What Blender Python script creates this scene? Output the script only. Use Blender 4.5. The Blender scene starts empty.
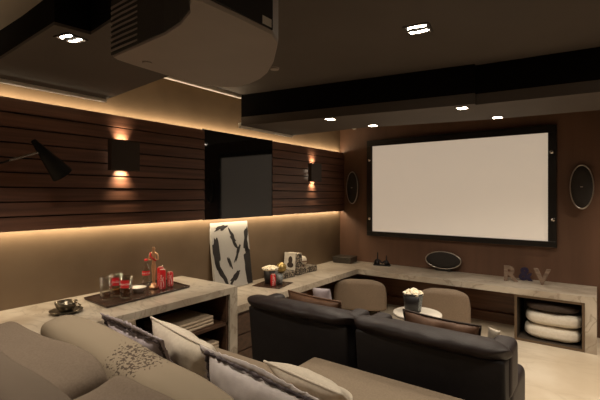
import bpy, bmesh, math, random
from mathutils import Vector, Matrix, Euler, noise
PI = math.pi
R = math.radians
random.seed(7)
SC = bpy.context.scene
C = SC.collection

# ------------------------------------------------------------------ materials
def _new(name):
    m = bpy.data.materials.new(name); m.use_nodes = True
    nt = m.node_tree; b = nt.nodes['Principled BSDF']
    return m, nt, b
def _lk(nt, a, ao, b, bi): nt.links.new(a.outputs[ao], b.inputs[bi])
def flat(name, col, rough=.5, metal=0., spec=.5, **kw):
    m, nt, b = _new(name)
    b.inputs['Base Color'].default_value = (*col, 1); b.inputs['Roughness'].default_value = rough
    b.inputs['Metallic'].default_value = metal; b.inputs['Specular IOR Level'].default_value = spec
    for k, v in kw.items(): b.inputs[k.replace('_', ' ')].default_value = v
    return m
def noisy(name, c1, c2, scale=(8, 8, 8), rough=.6, bump=.0, bscale=60, detail=5, metal=0., spec=.5, lo=.35, hi=.65):
    m, nt, b = _new(name); N = nt.nodes
    tc = N.new('ShaderNodeTexCoord'); mp = N.new('ShaderNodeMapping'); mp.inputs['Scale'].default_value = scale
    _lk(nt, tc, 'Object', mp, 'Vector')
    nz = N.new('ShaderNodeTexNoise'); nz.inputs['Scale'].default_value = 1; nz.inputs['Detail'].default_value = detail
    _lk(nt, mp, 'Vector', nz, 'Vector')
    cr = N.new('ShaderNodeValToRGB')
    cr.color_ramp.elements[0].position = lo; cr.color_ramp.elements[1].position = hi
    cr.color_ramp.elements[0].color = (*c1, 1); cr.color_ramp.elements[1].color = (*c2, 1)
    _lk(nt, nz, 'Fac', cr, 'Fac'); _lk(nt, cr, 'Color', b, 'Base Color')
    b.inputs['Roughness'].default_value = rough; b.inputs['Metallic'].default_value = metal
    b.inputs['Specular IOR Level'].default_value = spec
    if bump:
        n2 = N.new('ShaderNodeTexNoise'); n2.inputs['Scale'].default_value = bscale; n2.inputs['Detail'].default_value = 3
        _lk(nt, tc, 'Object', n2, 'Vector')
        bp = N.new('ShaderNodeBump'); bp.inputs['Strength'].default_value = bump; bp.inputs['Distance'].default_value = .01
        _lk(nt, n2, 'Fac', bp, 'Height'); _lk(nt, bp, 'Normal', b, 'Normal')
    return m
def marble(name, base, warm, vein, scale=2.2, rough=.25, vs=.55):
    m, nt, b = _new(name); N = nt.nodes
    tc = N.new('ShaderNodeTexCoord')
    nz = N.new('ShaderNodeTexNoise'); nz.inputs['Scale'].default_value = scale; nz.inputs['Detail'].default_value = 6; nz.inputs['Distortion'].default_value = .8
    _lk(nt, tc, 'Object', nz, 'Vector')
    cr = N.new('ShaderNodeValToRGB'); e = cr.color_ramp.elements
    e[0].position = .36; e[0].color = (*warm, 1); e[1].position = .62; e[1].color = (*base, 1)
    _lk(nt, nz, 'Fac', cr, 'Fac')
    n2 = N.new('ShaderNodeTexNoise'); n2.inputs['Scale'].default_value = scale * .9; n2.inputs['Detail'].default_value = 8; n2.inputs['Distortion'].default_value = 1.6
    mp = N.new('ShaderNodeMapping'); mp.inputs['Location'].default_value = (3, 7, 1); mp.inputs['Rotation'].default_value = (0, 0, .6); mp.inputs['Scale'].default_value = (1, 2.2, 1)
    _lk(nt, tc, 'Object', mp, 'Vector'); _lk(nt, mp, 'Vector', n2, 'Vector')
    c2 = N.new('ShaderNodeValToRGB'); e = c2.color_ramp.elements
    e[0].position = .47; e[0].color = (0, 0, 0, 1); e[1].position = .5; e[1].color = (1, 1, 1, 1)
    x = e.new(.53); x.color = (0, 0, 0, 1)
    _lk(nt, n2, 'Fac', c2, 'Fac')
    mx = N.new('ShaderNodeMix'); mx.data_type = 'RGBA'
    mu = N.new('ShaderNodeMath'); mu.operation = 'MULTIPLY'; mu.inputs[1].default_value = vs
    _lk(nt, c2, 'Color', mu, 0); nt.links.new(mu.outputs[0], mx.inputs[0])
    nt.links.new(cr.outputs['Color'], mx.inputs[6]); mx.inputs[7].default_value = (*vein, 1)
    nt.links.new(mx.outputs[2], b.inputs['Base Color'])
    b.inputs['Roughness'].default_value = rough
    return m
def ribbed(name, c1, c2, freq, axis='X', rough=.9, blotch=None):
    """fine-striped upholstery; axis = local axis across which the ribs repeat"""
    m, nt, b = _new(name); N = nt.nodes
    tc = N.new('ShaderNodeTexCoord'); w = N.new('ShaderNodeTexWave'); w.bands_direction = axis
    w.inputs['Scale'].default_value = freq; w.inputs['Distortion'].default_value = .3
    _lk(nt, tc, 'Object', w, 'Vector')
    cr = N.new('ShaderNodeValToRGB'); cr.color_ramp.elements[0].color = (*c1, 1); cr.color_ramp.elements[1].color = (*c2, 1)
    cr.color_ramp.elements[0].position = .3; cr.color_ramp.elements[1].position = .7
    _lk(nt, w, 'Fac', cr, 'Fac'); out = cr.outputs['Color']
    if blotch:
        col, (cx, cy, cz), rad = blotch
        nz = N.new('ShaderNodeTexNoise'); nz.inputs['Scale'].default_value = 80; nz.inputs['Detail'].default_value = 2
        _lk(nt, tc, 'Object', nz, 'Vector')
        sb = N.new('ShaderNodeVectorMath'); sb.operation = 'SUBTRACT'; sb.inputs[1].default_value = (cx, cy, cz); _lk(nt, tc, 'Object', sb, 0)
        ln = N.new('ShaderNodeVectorMath'); ln.operation = 'LENGTH'; _lk(nt, sb, 0, ln, 0)
        mr = N.new('ShaderNodeMapRange'); mr.inputs[1].default_value = rad * .4; mr.inputs[2].default_value = rad; mr.inputs[3].default_value = .52; mr.inputs[4].default_value = .9
        nt.links.new(ln.outputs['Value'], mr.inputs[0])
        gt = N.new('ShaderNodeMath'); gt.operation = 'GREATER_THAN'; _lk(nt, nz, 'Fac', gt, 0); nt.links.new(mr.outputs[0], gt.inputs[1])
        mx = N.new('ShaderNodeMix'); mx.data_type = 'RGBA'
        nt.links.new(gt.outputs[0], mx.inputs[0]); nt.links.new(out, mx.inputs[6]); mx.inputs[7].default_value = (*col, 1)
        out = mx.outputs[2]
    nt.links.new(out, b.inputs['Base Color']); b.inputs['Roughness'].default_value = rough
    bp = N.new('ShaderNodeBump'); bp.inputs['Strength'].default_value = .35; bp.inputs['Distance'].default_value = .004
    _lk(nt, w, 'Fac', bp, 'Height'); _lk(nt, bp, 'Normal', b, 'Normal')
    b.inputs['Specular IOR Level'].default_value = .15
    return m
def emit(name, col, s, base=(0, 0, 0)):
    m, nt, b = _new(name)
    b.inputs['Base Color'].default_value = (*base, 1); b.inputs['Roughness'].default_value = .8
    b.inputs['Emission Color'].default_value = (*col, 1); b.inputs['Emission Strength'].default_value = s
    return m
def glass(name, tint=(.93, .93, .91), gloss=.9):
    m = bpy.data.materials.new(name); m.use_nodes = True; nt = m.node_tree; nt.nodes.clear(); N = nt.nodes
    out = N.new('ShaderNodeOutputMaterial'); mx = N.new('ShaderNodeMixShader'); tr = N.new('ShaderNodeBsdfTransparent'); gl = N.new('ShaderNodeBsdfGlossy')
    tr.inputs[0].default_value = (*tint, 1); gl.inputs['Roughness'].default_value = .06; gl.inputs[0].default_value = (gloss, gloss, gloss, 1)
    lw = N.new('ShaderNodeLayerWeight'); lw.inputs[0].default_value = .22
    nt.links.new(lw.outputs['Facing'], mx.inputs[0]); nt.links.new(tr.outputs[0], mx.inputs[1]); nt.links.new(gl.outputs[0], mx.inputs[2]); nt.links.new(mx.outputs[0], out.inputs[0])
    return m

M = {}
M['floor'] = marble('cream_marble_floor', (.62, .54, .43), (.5, .41, .3), (.33, .25, .17), 1.3, .28, .22)
M['counter'] = marble('grey_cream_marble', (.52, .46, .38), (.35, .29, .225), (.2, .155, .115), 2.6, .3)
M['riser'] = noisy('pale_bounce_carpet', (.36, .30, .23), (.42, .35, .27), (40, 40, 40), .95)  # out of view; kept pale to bounce light up into the room
M['wall_low'] = noisy('tan_wall_leather', (.135, .09, .053), (.165, .112, .067), (3, 3, 3), .5, .05, 300)
M['wall_front'] = noisy('brown_wall_veneer', (.112, .056, .033), (.15, .076, .046), (5, 5, .6), .5)
M['wall_plain'] = noisy('brown_wall', (.11, .075, .05), (.13, .09, .06), (3, 3, 3), .7)
M['slat'] = noisy('dark_reddish_slat_wood', (.092, .040, .025), (.165, .076, .047), (20, 1.2, 30), .42)
M['slat_back'] = flat('slat_shadow_board', (.012, .007, .005), .8)
M['wood'] = noisy('dark_cabinet_wood', (.045, .022, .013), (.085, .042, .024), (3, 18, 30), .45)
M['wood_x'] = noisy('under_counter_wood', (.14, .066, .037), (.22, .105, .058), (2, 18, 40), .42)
M['wood_orange'] = noisy('side_veneer', (.18, .085, .042), (.28, .135, .068), (18, 2, 40), .42)
M['bronze'] = flat('bronze_trim', (.15, .105, .07), .38, .6)
M['niche'] = flat('niche_lining', (.06, .045, .034), .6)
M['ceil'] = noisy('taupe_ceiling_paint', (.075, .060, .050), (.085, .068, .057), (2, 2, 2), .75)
M['ceil_pale'] = noisy('pale_ceiling', (.36, .32, .27), (.39, .345, .29), (2, 2, 2), .75)  # lighter tone than the main ceiling
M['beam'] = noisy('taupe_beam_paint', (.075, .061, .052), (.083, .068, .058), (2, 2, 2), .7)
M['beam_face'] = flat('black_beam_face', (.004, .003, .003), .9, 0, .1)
M['strip'] = flat('pale_strip', (.78, .74, .68), .5)
M['cove'] = flat('cove_paint', (.42, .32, .2), .7)
M['black'] = flat('black_satin', (.010, .008, .007), .35)
M['blackmatte'] = flat('black_matte', (.012, .010, .009), .7)
M['darkglass'] = flat('smoked_glass', (.006, .006, .007), .04, 0, .5)
M['lampblack'] = flat('lamp_black', (.005, .004, .004), .6, 0, .2)
M['bronze_dark'] = flat('sconce_bronze', (.05, .036, .028), .5, .3)
M['chrome'] = flat('brushed_steel', (.55, .52, .48), .25, 1.)
M['screen'] = emit('glowing_screen_cloth', (1., .81, .62), .21, (.72, .68, .62))  # projected light is put into the cloth as a faint glow
M['lamp_on'] = emit('downlight_glow', (1., .86, .66), 30.)
M['bulb_on'] = emit('sconce_glow', (1., .82, .60), 5.)
M['led_on'] = emit('led_glow', (1., .72, .40), 6.)
M['casing'] = noisy('projector_casing', (.25, .215, .195), (.27, .23, .21), (6, 6, 6), .5)
M['label_white'] = flat('white_sticker', (.6, .58, .55), .6)
M['mesh'] = noisy('speaker_cloth', (.018, .014, .012), (.03, .024, .02), (300, 300, 300), .9)
M['silver'] = flat('silver_rim', (.55, .5, .45), .3, .9)
M['taupe'] = noisy('taupe_linen', (.165, .128, .098), (.195, .153, .118), (140, 140, 140), .95, .25, 400, spec=.1)
M['seatfab'] = noisy('seat_linen', (.25, .195, .14), (.285, .225, .165), (120, 120, 120), .95, .2, 400, spec=.1)
M['taupe_rib'] = ribbed('taupe_rib', (.115, .089, .069), (.185, .146, .112), 55, 'X')
M['bolster'] = ribbed('bolster_rib', (.25, .20, .145), (.34, .28, .205), 60, 'X', .9, ((.10, .075, .058), (.10, .02, .33), .22))
M['cream'] = noisy('cream_cotton', (.60, .53, .44), (.66, .59, .49), (60, 60, 60), .95, .15, 300, spec=.1)
M['lavender'] = noisy('lavender_grey_satin', (.36, .315, .345), (.42, .37, .40), (30, 30, 30), .6, .1, 200, spec=.3)
M['pale'] = noisy('pale_satin', (.55, .50, .50), (.62, .57, .56), (30, 30, 30), .6, .1, 200, spec=.3)
M['darkruffle'] = noisy('dark_ruffle', (.055, .042, .05), (.12, .095, .105), (60, 60, 60), .6, .3, 120)
M['white'] = noisy('white_cotton', (.62, .56, .47), (.68, .62, .53), (50, 50, 50), .95, .1, 200, spec=.1)
M['brownc'] = noisy('brown_leather_cushion', (.15, .075, .042), (.2, .105, .06), (25, 25, 25), .5)
M['darkc'] = noisy('dark_brown_cushion', (.035, .022, .016), (.05, .032, .024), (30, 30, 30), .8)
M['leather'] = noisy('charcoal_leather', (.018, .0115, .0115), (.024, .016, .016), (12, 12, 12), .55, .12, 90, spec=.35)
M['leather2'] = noisy('charcoal_leather_panel', (.011, .009, .0095), (.015, .0125, .013), (12, 12, 12), .6, .1, 90, spec=.3)
M['beige'] = noisy('beige_upholstery', (.22, .165, .12), (.25, .19, .14), (80, 80, 80), .9, .15, 300, spec=.15)
M['tray'] = noisy('dark_lacquer_tray', (.03, .016, .011), (.05, .026, .017), (30, 4, 4), .25)
M['red'] = flat('can_red', (.55, .012, .018), .3)
M['paperwhite'] = flat('lettering_white', (.8, .76, .7), .5)
M['alu'] = flat('aluminium', (.7, .66, .6), .25, 1.)
M['glass'] = glass('clear_glass')
M['amber'] = glass('amber_drink', (.72, .5, .28), .8)
M['gold'] = flat('rose_gold', (.75, .45, .27), .3, .85)
M['goldnet'] = noisy('gold_ball', (.25, .17, .05), (.65, .48, .2), (60, 60, 60), .35, metal=.7)
M['steel_bowl'] = flat('pewter', (.16, .135, .10), .28, .85)
M['porcelain'] = flat('porcelain', (.65, .6, .52), .3)
M['popcorn'] = noisy('popcorn', (.85, .72, .5), (.95, .9, .76), (60, 60, 60), .8)
M['bucket'] = flat('bucket_black', (.013, .011, .012), .45)
M['greyprint'] = noisy('grey_print', (.05, .06, .065), (.32, .34, .34), (130, 130, 90), .5)
M['pattern'] = noisy('black_cream_pattern', (.02, .015, .012), (.42, .35, .27), (75, 75, 75), .5, lo=.5, hi=.56)
M['photo_bg'] = noisy('photo_paper', (.62, .57, .5), (.7, .65, .57), (20, 20, 20), .5)
M['page'] = flat('page_cream', (.6, .53, .43), .8)
M['boxdark'] = noisy('dark_box_lacquer', (.03, .024, .018), (.045, .036, .026), (20, 20, 20), .4)
M['woodletter'] = noisy('aged_wood_letter', (.15, .10, .07), (.27, .19, .14), (10, 10, 60), .6)
M['navy'] = flat('navy_enamel', (.022, .016, .05), .35)
M['iron'] = flat('dark_iron', (.012, .011, .014), .45, .4)
M['blanket'] = noisy('cream_blanket', (.42, .33, .23), (.5, .4, .29), (40, 40, 40), .95, .3, 150)
M['canvas_white'] = noisy('canvas_white', (.38, .365, .34), (.43, .41, .38), (90, 90, 90), .8)
M['ink'] = flat('black_ink', (.012, .010, .010), .6)

# ------------------------------------------------------------------ helpers
def obj(name, bm, m, parent=None, smooth=False, mods=()):
    me = bpy.data.meshes.new(name)
    bmesh.ops.recalc_face_normals(bm, faces=bm.faces[:])
    bm.to_mesh(me); bm.free()
    o = bpy.data.objects.new(name, me); C.objects.link(o)
    if m: me.materials.append(m)
    if smooth:
        for p in me.polygons: p.use_smooth = True
    if parent: o.parent = parent
    for k in mods:
        if k == 'sub':
            s = o.modifiers.new('s', 'SUBSURF'); s.levels = 1; s.render_levels = 1
        elif k == 'sub2':
            s = o.modifiers.new('s', 'SUBSURF'); s.levels = 2; s.render_levels = 2
    return o
def tag(o, label, cat, group=None, kind=None):
    o['label'] = label; o['category'] = cat
    if group: o['group'] = group
    if kind: o['kind'] = kind
    return o
def thing(name, label, cat, loc=(0, 0, 0), rot=(0, 0, 0), group=None):
    o = bpy.data.objects.new(name, None); C.objects.link(o); o.empty_display_size = .1
    o.location = loc; o.rotation_euler = rot
    return tag(o, label, cat, group)
def struct(name, bm, m, label=None, parent=None):
    o = obj(name, bm, m, parent)
    if not parent:
        o['kind'] = 'structure'
        if label: o['label'] = label
    return o
def dup(root, loc=None, rot=None, label=None):
    r = root.copy(); C.objects.link(r)
    if loc is not None: r.location = loc
    if rot is not None: r.rotation_euler = rot
    if label: r['label'] = label
    for ch in list(root.children):
        c = ch.copy(); C.objects.link(c); c.parent = r
        for g in list(ch.children):
            d = g.copy(); C.objects.link(d); d.parent = c
    return r
def B(): return bmesh.new()
def box(bm, x0, x1, y0, y1, z0, z1, bev=0., seg=2):
    r = bmesh.ops.create_cube(bm, size=1.)
    vs = r['verts']
    bmesh.ops.scale(bm, vec=(x1 - x0, y1 - y0, z1 - z0), verts=vs)
    bmesh.ops.translate(bm, vec=((x0 + x1) / 2, (y0 + y1) / 2, (z0 + z1) / 2), verts=vs)
    if bev:
        es = list({e for v in vs for e in v.link_edges})
        bmesh.ops.bevel(bm, geom=es, offset=bev, segments=seg, profile=.6, affect='EDGES')
    return bm
def bx(*a, **k): return box(B(), *a, **k)
def prism(bm, pts, z0, z1):
    lo = [bm.verts.new((x, y, z0)) for x, y in pts]; hi = [bm.verts.new((x, y, z1)) for x, y in pts]
    bm.faces.new(lo[::-1]); bm.faces.new(hi); n = len(pts)
    for i in range(n): bm.faces.new((lo[i], lo[(i + 1) % n], hi[(i + 1) % n], hi[i]))
    return bm
def lathe(bm, prof, n=28, cx=0, cy=0, cz=0, cap0=True, cap1=True, M4=None):
    rings = []
    for r, z in prof:
        ring = []
        for k in range(n):
            a = 2 * PI * k / n; p = Vector((cx + r * math.cos(a), cy + r * math.sin(a), cz + z))
            ring.append(bm.verts.new(M4 @ p if M4 else p))
        rings.append(ring)
    for a, b in zip(rings, rings[1:]):
        for k in range(n): bm.faces.new((a[k], a[(k + 1) % n], b[(k + 1) % n], b[k]))
    if cap0: bm.faces.new(rings[0][::-1])
    if cap1: bm.faces.new(rings[-1])
    return bm
def tube(bm, pts, r, n=8, closed=False):
    pts = [Vector(p) for p in pts]; rr = r if callable(r) else (lambda i: r)
    rings = []; N = len(pts); ref = Vector((0, 0, 1))
    for i, p in enumerate(pts):
        a = pts[(i - 1) % N] if (closed or i) else p
        b = pts[(i + 1) % N] if (closed or i < N - 1) else p
        t = (b - a).normalized()
        if abs(t.dot(ref)) > .98: ref = Vector((0, 1, 0)) if abs(t.y) < .9 else Vector((1, 0, 0))
        u = t.cross(ref).normalized(); v = t.cross(u).normalized()
        rings.append([bm.verts.new(p + (u * math.cos(2 * PI * k / n) + v * math.sin(2 * PI * k / n)) * rr(i)) for k in range(n)])
    M_ = N if closed else N - 1
    for i in range(M_):
        a, b = rings[i], rings[(i + 1) % N]
        for k in range(n): bm.faces.new((a[k], a[(k + 1) % n], b[(k + 1) % n], b[k]))
    if not closed: bm.faces.new(rings[0][::-1]); bm.faces.new(rings[-1])
    return bm
def sphere(bm, c, r, seg=20, sc=(1, 1, 1)):
    q = bmesh.ops.create_uvsphere(bm, u_segments=seg, v_segments=max(6, seg // 2), radius=r)
    bmesh.ops.scale(bm, vec=sc, verts=q['verts']); bmesh.ops.translate(bm, vec=c, verts=q['verts'])
    return bm
# soft cushions: local frame x = width, z = height (0..h), y = thickness
def cush_rim(w, h, pinch, n):
    pts = []
    def f(u, v): return (w / 2 * u * (1 - pinch * (1 - v * v)), h / 2 + h / 2 * v * (1 - pinch * (1 - u * u)))
    for k in range(n): pts.append(f(-1 + 2 * k / n, -1))
    for k in range(n): pts.append(f(1, -1 + 2 * k / n))
    for k in range(n): pts.append(f(1 - 2 * k / n, 1))
    for k in range(n): pts.append(f(-1, 1 - 2 * k / n))
    return pts
def cushion_bm(w, h, t, pinch=.06, n=22, seed=0, wr=.012, a=2.4, b=.5, sag=0., lump=None):
    bm = B(); grid = {}
    for s in (1, -1):
        for i in range(n + 1):
            for j in range(n + 1):
                u, v = -1 + 2 * i / n, -1 + 2 * j / n
                rim = i in (0, n) or j in (0, n)
                if rim and s == -1: grid[(s, i, j)] = grid[(1, i, j)]; continue
                x = w / 2 * u * (1 - pinch * (1 - v * v)); z = h / 2 + h / 2 * v * (1 - pinch * (1 - u * u))
                k = ((1 - abs(u) ** a) * (1 - abs(v) ** a)) ** b if not rim else 0
                y = s * t / 2 * k * (1 - sag * v)
                if not rim:
                    nz = noise.noise(Vector((x * 7 + seed * 3.1, z * 7 + s * 5, seed))) * wr + noise.noise(Vector((x * 18 + seed, z * 18, s * 3 + seed))) * wr * .45
                    y += nz * min(1, k * 1.5)
                    if lump: y += lump(u, v, s) * k
                else:
                    z += noise.noise(Vector((x * 9, z * 9, seed + 9))) * wr * .5
                grid[(s, i, j)] = bm.verts.new((x, y, z))
    for s in (1, -1):
        for i in range(n):
            for j in range(n):
                q = [grid[(s, i, j)], grid[(s, i + 1, j)], grid[(s, i + 1, j + 1)], grid[(s, i, j + 1)]]
                if len(set(q)) == 4: bm.faces.new(q)
    return bm
def rim_path(w, h, pinch, n=20, grow=0., wob=0., seed=0):
    out = []
    for i, (x, z) in enumerate(cush_rim(w, h, pinch, n)):
        cx, cz = x, z - h / 2
        g = 1 + grow / max(.05, math.hypot(cx, cz))
        dy = noise.noise(Vector((i * .9, seed, 0))) * wob
        dg = 1 + noise.noise(Vector((i * .7, seed, 4))) * wob * 2
        out.append((cx * g * dg, dy, h / 2 + cz * g * dg))
    return out
def pose(TL, TR, h, lean):
    TL, TR = Vector(TL), Vector(TR); ex = (TR - TL).normalized(); Z = Vector((0, 0, 1))
    u0 = (Z - ex * Z.dot(ex)).normalized(); ey = u0.cross(ex)
    u = u0 * math.cos(lean) - ey * math.sin(lean); fy = u.cross(ex)
    o = (TL + TR) / 2 - u * h
    return Matrix((( ex.x, fy.x, u.x, o.x), (ex.y, fy.y, u.y, o.y), (ex.z, fy.z, u.z, o.z), (0, 0, 0, 1)))
def text_mesh(name, s, size, ext, m, parent=None, shear=0., align='CENTER', bev=0., offset=0., fn=None, mat4=None):
    cu = bpy.data.curves.new(name, 'FONT'); cu.body = s; cu.size = size; cu.extrude = ext; cu.align_x = align; cu.shear = shear
    cu.bevel_depth = bev; cu.offset = offset; cu.resolution_u = 4
    tmp = bpy.data.objects.new('tmp', cu); C.objects.link(tmp)
    dg = bpy.context.evaluated_depsgraph_get(); me = bpy.data.meshes.new_from_object(tmp.evaluated_get(dg))
    bpy.data.objects.remove(tmp); bpy.data.curves.remove(cu)
    if mat4: me.transform(mat4)
    if fn:
        for v in me.vertices: v.co = fn(v.co)
    me.name = name; me.materials.clear(); me.materials.append(m)
    o = bpy.data.objects.new(name, me); C.objects.link(o)
    if parent: o.parent = parent
    return o
def wrap(r, ang, z0, rot90=False, cx=0, cy=0):
    """bend flat lettering (x along, y up) round a cylinder of radius r about z"""
    def f(p):
        x, y = (p.x, p.y) if not rot90 else (-p.y, p.x)
        a = ang + x / r; q = r + p.z
        return Vector((cx + q * math.cos(a), cy + q * math.sin(a), z0 + y))
    return f
def patch(bm, r, a0, a1, z0, z1, n=10, th=.0006):
    vs = []
    for k in range(n + 1):
        a = a0 + (a1 - a0) * k / n
        for z in (z0, z1):
            for q in (r, r + th): vs.append(bm.verts.new((q * math.cos(a), q * math.sin(a), z)))
    for k in range(n):
        i = 4 * k; j = i + 4
        for p, q in ((0, 1), (1, 3), (3, 2), (2, 0)): bm.faces.new((vs[i + p], vs[i + q], vs[j + q], vs[j + p]))
    bm.faces.new((vs[0], vs[1], vs[3], vs[2])); i = 4 * n; bm.faces.new((vs[i], vs[i + 1], vs[i + 3], vs[i + 2]))
    return bm
def light(kind, name, loc, energy, col=(1, .78, .54), rot=(0, 0, 0), **kw):
    d = bpy.data.lights.new(name, kind); d.energy = energy; d.color = col
    for k, v in kw.items(): setattr(d, k, v)
    o = bpy.data.objects.new(name, d); C.objects.link(o); o.location = loc; o.rotation_euler = rot
    return o

# ------------------------------------------------------------------ dimensions
LX, FY, RX, BY = -3.23, 5.46, 1.7, -1.4          # left wall, screen wall, right wall, back wall
ZM, ZB = 2.578, 2.265                            # ceiling, underside of the dropped beams
ZU, ZL = .7716, .553                             # tall and low marble tops
RISE = .20                                       # platform under the sofa

# ------------------------------------------------------------------ setting
struct('floor', bx(LX - .1, RX + .1, BY - .1, FY + .1, -.12, 0), M['floor'], 'cream marble floor')
struct('trim_1', bx(-2.47, RX, BY, 2.0, 0, RISE), M['riser'], 'raised platform under the sofa')
struct('wall_left', bx(LX - .12, LX, BY, FY + .12, 0, 2.85), M['wall_low'], 'tan leather wall behind the slatted cladding')
struct('wall_front', bx(LX, RX, FY, FY + .12, 0, 2.85), M['wall_front'], 'brown veneer wall behind the projection screen')
struct('wall_right', bx(RX, RX + .12, BY, FY + .12, 0, 2.85), M['wall_plain'])
struct('wall_back', bx(LX - .12, RX + .12, BY - .12, BY, 0, 2.85), M['wall_plain'])
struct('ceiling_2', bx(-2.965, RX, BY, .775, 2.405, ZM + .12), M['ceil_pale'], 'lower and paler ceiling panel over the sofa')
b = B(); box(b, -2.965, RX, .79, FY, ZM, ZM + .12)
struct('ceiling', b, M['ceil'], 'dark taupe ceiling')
struct('ceiling_1', bx(LX - .12, -2.965, BY, FY, 2.73, 2.85), M['cove'])
# lighting-cove lips
struct('trim_2', bx(-2.985, -2.945, .79, FY, ZM - .03, ZM + .02), M['strip'], 'pale lip along the edge of the ceiling cove')
# dropped beams (slightly skewed in plan as in the room)
nb = [(-2.95, .80), (-1.84, .762), (-1.82, .905), (-1.32, .86), (-1.32, 1.46), (-2.05, 1.495), (-2.95, 1.585)]
struct('trim_3', prism(B(), nb, ZB, ZB + .014), M['beam'], 'dropped ceiling beam by the projector')
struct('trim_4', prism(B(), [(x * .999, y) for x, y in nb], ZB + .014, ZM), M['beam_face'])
fbl = [(-2.95, 3.0), (-.775, 3.37), (-.775, 4.16), (-2.056, 3.86), (-2.95, 3.88)]
fbr = [(-.775, 3.415), (RX, 3.66), (RX, 4.33), (.02, 4.239), (-.775, 4.16)]
struct('trim_5', prism(B(), fbl, ZB, ZB + .085), M['beam'], 'dropped ceiling beam with four downlights')
struct('trim_6', prism(B(), fbr, ZB, ZB + .085), M['beam'])
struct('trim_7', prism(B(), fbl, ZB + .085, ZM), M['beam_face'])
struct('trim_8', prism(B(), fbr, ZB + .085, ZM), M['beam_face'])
struct('trim_9', bx(-2.99, -2.95, 3.0, 3.88, ZB - .02, ZB + .03), M['strip'], 'pale light strip along the far beam')
struct('trim_10', bx(-2.99, -2.95, .80, 1.585, ZB - .02, ZB + .03), M['strip'], 'pale light strip along the near beam')
# slatted cladding either side of the smoked glass
CZ0, CZ1, CX = 1.303, 2.203, -3.15
def cladding(name, y0, y1, label):
    o = struct(name, bx(CX - .03, CX - .024, y0, y1, CZ0, CZ1), M['slat_back'], label)
    bm = B(); n = 9; p = (CZ1 - CZ0) / n
    for k in range(n):
        z0 = CZ0 + k * p + .004; z1 = CZ0 + (k + 1) * p - .006
        r = bmesh.ops.create_cube(bm, size=1.); vs = r['verts']
        bmesh.ops.scale(bm, vec=(.024, y1 - y0, z1 - z0), verts=vs)
        bmesh.ops.translate(bm, vec=(CX - .012, (y0 + y1) / 2, (z0 + z1) / 2), verts=vs)
        for v in vs:                                   # boards lean: each lower edge stands a little proud
            if v.co.x > CX - .01 and v.co.z > (z0 + z1) / 2: v.co.x -= .007
    obj('slat_board', bm, M['slat'], o)
    return o
cladding('trim_11', BY, 2.693, 'dark reddish horizontal slatted wood cladding')
cladding('trim_12', 3.742, FY - .002, 'dark slatted wood cladding between glass panel and corner')
gp = thing('glass_panel', 'tall smoked black glass panel set between slatted wood cladding', 'glass panel', (-3.17, 3.215, CZ0))
obj('pane', bx(-.012, .010, -.52, .526, -.004, CZ1 - CZ0 + .004, bev=.002), M['darkglass'], gp)
obj('edge_frame', bx(-.014, .014, -.528, -.52, -.004, .909), M['black'], gp); obj('edge_frame', bx(-.014, .014, .526, .532, -.004, .909), M['black'], gp)
# LED profiles hidden behind cladding (top and bottom)
for nm, z in (('trim_13', CZ0 + .016), ('trim_14', CZ1 - .018)):
    struct(nm, bx(CX - .072, CX - .031, BY + .05, FY - .05, z, z + .012), M['slat_back'])
LED = (1, .79, .52)
L = FY - BY - .1
for y0, y1, e in ((BY + .05, 2.0, 1.0), (2.0, FY - .03, 1.0)):
    l = y1 - y0
    light('AREA', 'led_down', (CX - .045, (y0 + y1) / 2, CZ0 + .010), 2.3 * l * e, LED, (0, 0, 0), shape='RECTANGLE', size=.012, size_y=l)
    light('AREA', 'led_up', (CX - .045, (y0 + y1) / 2, CZ1 - .002), 1.9 * l * e, LED, (PI, 0, 0), shape='RECTANGLE', size=.012, size_y=l)
# wood linings under the low top
struct('baseboard_front', bx(-3.2, -.72, FY - .02, FY, 0, .48), M['wood_x'], 'dark wood lining under the front counter')
struct('baseboard_1', bx(-2.7, -.72, FY - .07, FY - .02, 0, .115), M['wood_x'])
struct('baseboard_left', bx(LX, LX + .02, 2.5, FY - .02, 0, .48), M['wood_orange'], 'wood lining under the left counter')

# ------------------------------------------------------------------ downlights
def downlight_proto():
    t = thing('downlight', '', 'downlight', (0, 0, 0), group='recessed square downlights')
    fr = B(); w = .078; i = .066
    for a in ((-w, w, -w, -i), (-w, w, i, w), (-w, -i, -i, i), (i, w, -i, i)): box(fr, *a, -.005, 0)
    obj('frame', fr, M['bronze_dark'], t)
    obj('baffle', bx(-i, i, -i, i, -.0012, 0), M['blackmatte'], t)
    for k in range(2):                                 # the two bright lobes of the reflector
        bm = B(); s = 1 if k else -1
        pts = [(-.058, s * .022), (-.03, s * .034), (.05, s * .026), (.058, s * .044), (.0, s * .055), (-.052, s * .05)]
        if s < 0: pts = pts[::-1]
        prism(bm, pts, -.0035, -.0015)
        obj('reflector', bm, M['lamp_on'], t)
    return t
DL = [((-.894, 2.455, ZM), 'square downlight in the plain ceiling, largest and above the recliners', 34, 1.15),
      ((-1.931, .871, ZB), 'square downlight in the near beam left of the projector', 45, 1.2),
      ((-2.025, 3.239, ZB), 'downlight leftmost in the front row of the far beam', 24, 1.1),
      ((-1.856, 3.80, ZB), 'downlight in the far beam above the top left corner of screen', 16, 1.1),
      ((-.892, 3.47, ZB), 'downlight in the far beam beside the small step in its edge', 24, 1.1),
      ((-.738, 4.08, ZB), 'downlight in the far beam nearest above the middle of the screen', 16, 1.1)]
d0 = downlight_proto()
for i, (p, lab, e, ang) in enumerate(DL):
    if i == 0: d0.location = p; d0['label'] = lab; d0.rotation_euler = (0, 0, R(8))
    else: dup(d0, p, (0, 0, R((i * 37) % 20 - 5)), lab).scale = (.64, .64, 1)
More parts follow.
